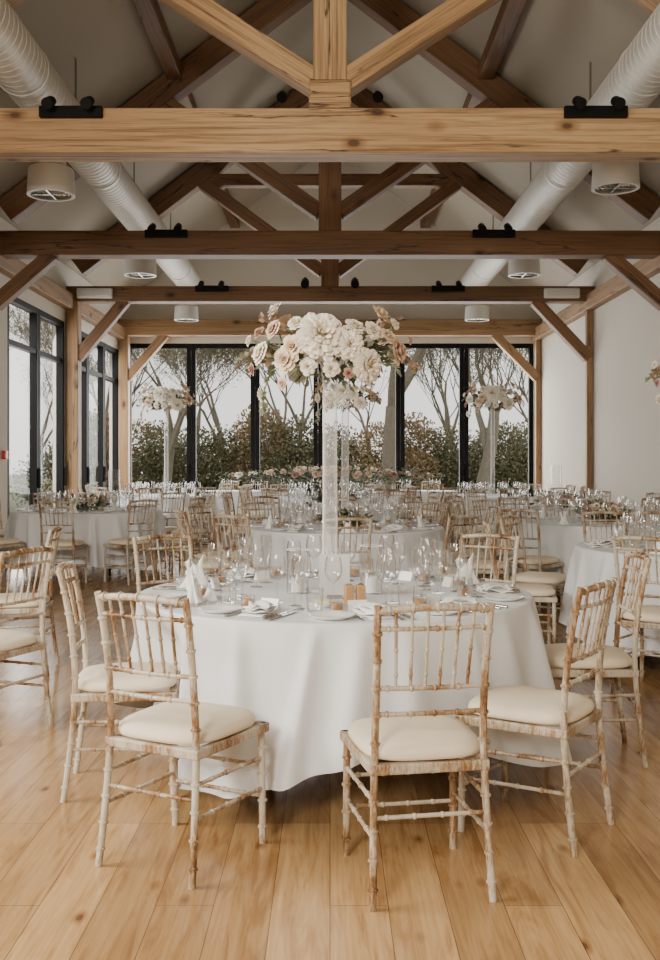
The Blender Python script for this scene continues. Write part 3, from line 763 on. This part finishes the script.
# ------------------------------------------------------------------ garden outside
struct(MB().box((0, 52, -.12), (110, 95, .1)).build('ground', M['lawn'], smooth=False))
def tree_mesh(seed, h=7, r0=.2, lean=0):
    r = random.Random(seed); m = MB(); lv = MB()
    def br(p, d, ln, rad, dep):
        pts = [p]; q = p; n_ = 4 if dep < 2 else 3; wv = .05 if dep == 0 else .15
        for k in range(n_):
            d = (d+Vector((r.uniform(-wv, wv), r.uniform(-wv, wv), r.uniform(.0, .16)))).normalized(); q = q+d*ln/n_; pts.append(q)
        m.tube(pts, [rad*(1-.10*k) for k in range(n_+1)], 8 if dep < 2 else 3, cap=False)
        if dep >= 4:
            for _ in range(6): leaf(lv, pts[-1]+Vector((r.uniform(-.35, .35), r.uniform(-.35, .35), r.uniform(-.35, .35))), (r.uniform(-1, 1), r.uniform(-1, 1), r.uniform(-1, .2)), .07, .04, r)
        if dep >= 6: return
        for k in range(3):
            nd = (d+Vector((r.uniform(-1, 1), r.uniform(-1, 1), r.uniform(-.2, .45)))*.74).normalized()
            br(pts[r.choice((-2, -1, -1))], nd, ln*r.uniform(.62, .84), max(.010, rad*.47), dep+1)
    br(Vector((0, 0, 0)), Vector((lean, 0, 1)).normalized(), h*.30, r0, 0)
    return m, lv
TM = {}
def tree(x, y, sd, lean, h, r0, lab, cache=None):
    t = tag(empty('bare_tree', (x, y, -.07), R.uniform(-.3, .3)), lab, 'tree', 'garden trees')
    if cache in TM:
        for n, d in zip(('branches', 'dead_leaves'), TM[cache]):
            o = bpy.data.objects.new(n, d); C.objects.link(o); o.parent = t
        t.rotation_euler = (0, 0, R.uniform(0, 6))
    else:
        a, b = tree_mesh(sd, h, r0, lean)
        TM[cache] = (a.build('branches', M['bark'], t, fix=False).data, b.build('dead_leaves', M['deadleaf'], t, fix=False).data)
for i, (px, y, sd, ln, h) in enumerate(((388, 26, 5, .02, 9.5), (478, 25.5, 8, .20, 7), (165, 26, 9, .06, 7), (228, 34, 12, -.1, 8), (300, 35, 14, 0, 8), (440, 34, 15, .1, 8), (100, 34, 17, .1, 9), (550, 34, 19, -.1, 8))):
    tree((px-330)/1000*y, y, sd, ln, h, (.28, .23, .15)[i] if i < 3 else .13, 'bare tree beyond the glazing, %s' % ['centre right with thick trunk', 'leaning, at the right', 'leaning, at the left', 'left of centre', 'behind the big flowers', 'right of centre behind', 'farthest left', 'farthest right'][i], cache=i)
ordn = ['first', 'second', 'third', 'fourth', 'fifth', 'sixth', 'seventh', 'eighth']
for i in range(8):
    tree(-12+i*3.4, 40+R.uniform(-1.5, 1.5), 0, 0, 8, .2, 'bare tree in the farthest row beyond the glazing, %s from the left' % ordn[i], cache=3+i % 5)
for i, (x, y) in enumerate(((-9.5, 20), (-10.5, 26), (-12.5, 33), (-15, 40))):
    tree(x, y, 30+i, 0, 7.5, .13, 'bare tree outside the left sliding doors, %s from the camera' % ordn[i], cache=30+i % 2)
def shrub_mesh(seed, mat):
    r = random.Random(seed); m = MB()
    bl = [(r.uniform(-.9, .9), r.uniform(-.5, .5), r.uniform(.5, 1.9), r.uniform(.5, .8)) for _ in range(12)]
    for _ in range(9000):
        b = r.choice(bl); d = Vector((r.gauss(0, 1), r.gauss(0, 1), r.gauss(0, 1))).normalized()
        p = Vector(b[:3])+d*b[3]*r.uniform(.6, 1.12)
        if p.z < .05: p.z = .05+r.random()*.3
        leaf(m, p, d+Vector((r.uniform(-.8, .8), r.uniform(-.8, .8), r.uniform(-.5, .8))), .085, .06, r)
    o = m.build('foliage', mat, fix=False); d = o.data; bpy.data.objects.remove(o); return d
SH = [shrub_mesh(41, M['hedge']), shrub_mesh(42, M['hedge2']), shrub_mesh(43, M['hedge'])]
hg = tag(empty('garden_hedge', (0, 30.3, -.07)), 'long loose hedge of green and russet bushes beyond the far glazing', 'hedge')
for i in range(12):
    o = bpy.data.objects.new('bush', SH[[0, 1, 2, 0, 1, 2, 0, 1, 2, 0, 2, 1][i]]); C.objects.link(o); o.parent = hg
    o.location = (-7.8+i*1.4, R.uniform(-.5, .5), 0); s = R.uniform(1.0, 1.15); o.rotation_euler = (0, 0, R.uniform(0, 6)); o.scale = (s, s, s*R.uniform(.95, 1.15))
hg = tag(empty('garden_hedge', (-10.2, 22, -.07)), 'hedge outside the left sliding doors', 'hedge')
for i in range(9):
    o = bpy.data.objects.new('bush', SH[[0, 2, 1, 0, 1, 2, 0, 2, 0][i]]); C.objects.link(o); o.parent = hg
    o.location = (R.uniform(-.4, .4)-(.25*i), -8.5+i*2.3, 0); o.rotation_euler = (0, 0, R.uniform(0, 6)); o.scale = (1.15, 1.15, R.uniform(1.1, 1.3))

# ------------------------------------------------------------------ light, sky, camera
w = bpy.data.worlds.new('sky'); bpy.context.scene.world = w; w.use_nodes = True
N = w.node_tree.nodes; L = w.node_tree.links; bg = N['Background']
tc = N.new('ShaderNodeTexCoord'); no = N.new('ShaderNodeTexNoise'); no.inputs['Scale'].default_value = 2.5; no.inputs['Detail'].default_value = 5
L.new(tc.outputs['Generated'], no.inputs['Vector'])
rp = N.new('ShaderNodeValToRGB'); rp.color_ramp.elements[0].position = .35; rp.color_ramp.elements[0].color = (.79, .79, .76, 1); rp.color_ramp.elements[1].position = .65; rp.color_ramp.elements[1].color = (.96, .93, .86, 1)
L.new(no.outputs['Fac'], rp.inputs[0]); L.new(rp.outputs[0], bg.inputs['Color']); bg.inputs['Strength'].default_value = 1.8
def area(name, loc, rot, sx, sy, p, col):
    l = bpy.data.lights.new(name, 'AREA'); l.shape = 'RECTANGLE'; l.size = sx; l.size_y = sy; l.energy = p; l.color = col
    o = bpy.data.objects.new(name, l); C.objects.link(o); o.location = loc; o.rotation_euler = rot; return o
area('rear_window_light', (-2.6, -3.6, 3.7), (math.radians(66), 0, math.radians(-18)), 1.8, 1.4, 590, (1, .92, .80))
area('far_window_light', (0, D+.6, 2.2), (math.radians(-70), 0, 0), 8.6, 3.4, 700, (1, .98, .95))
area('left_door_light', (-W-.7, 17.6, 2.0), (math.radians(70), 0, math.radians(-90)), 7, 3.2, 420, (1, .98, .95))
area('left_near_light', (-4.3, 2.8, 2.8), (math.radians(60), 0, math.radians(-90)), 2.8, 1.4, 430, (1, .94, .84))

cam = bpy.data.cameras.new('camera'); co = bpy.data.objects.new('camera', cam); C.objects.link(co)
co.location = (0, 0, EYE); co.rotation_euler = (math.radians(90), 0, 0)
cam.sensor_fit = 'AUTO'; cam.sensor_width = 36; cam.lens = 37.5; cam.shift_y = -20/960; cam.clip_end = 300
bpy.context.scene.camera = co
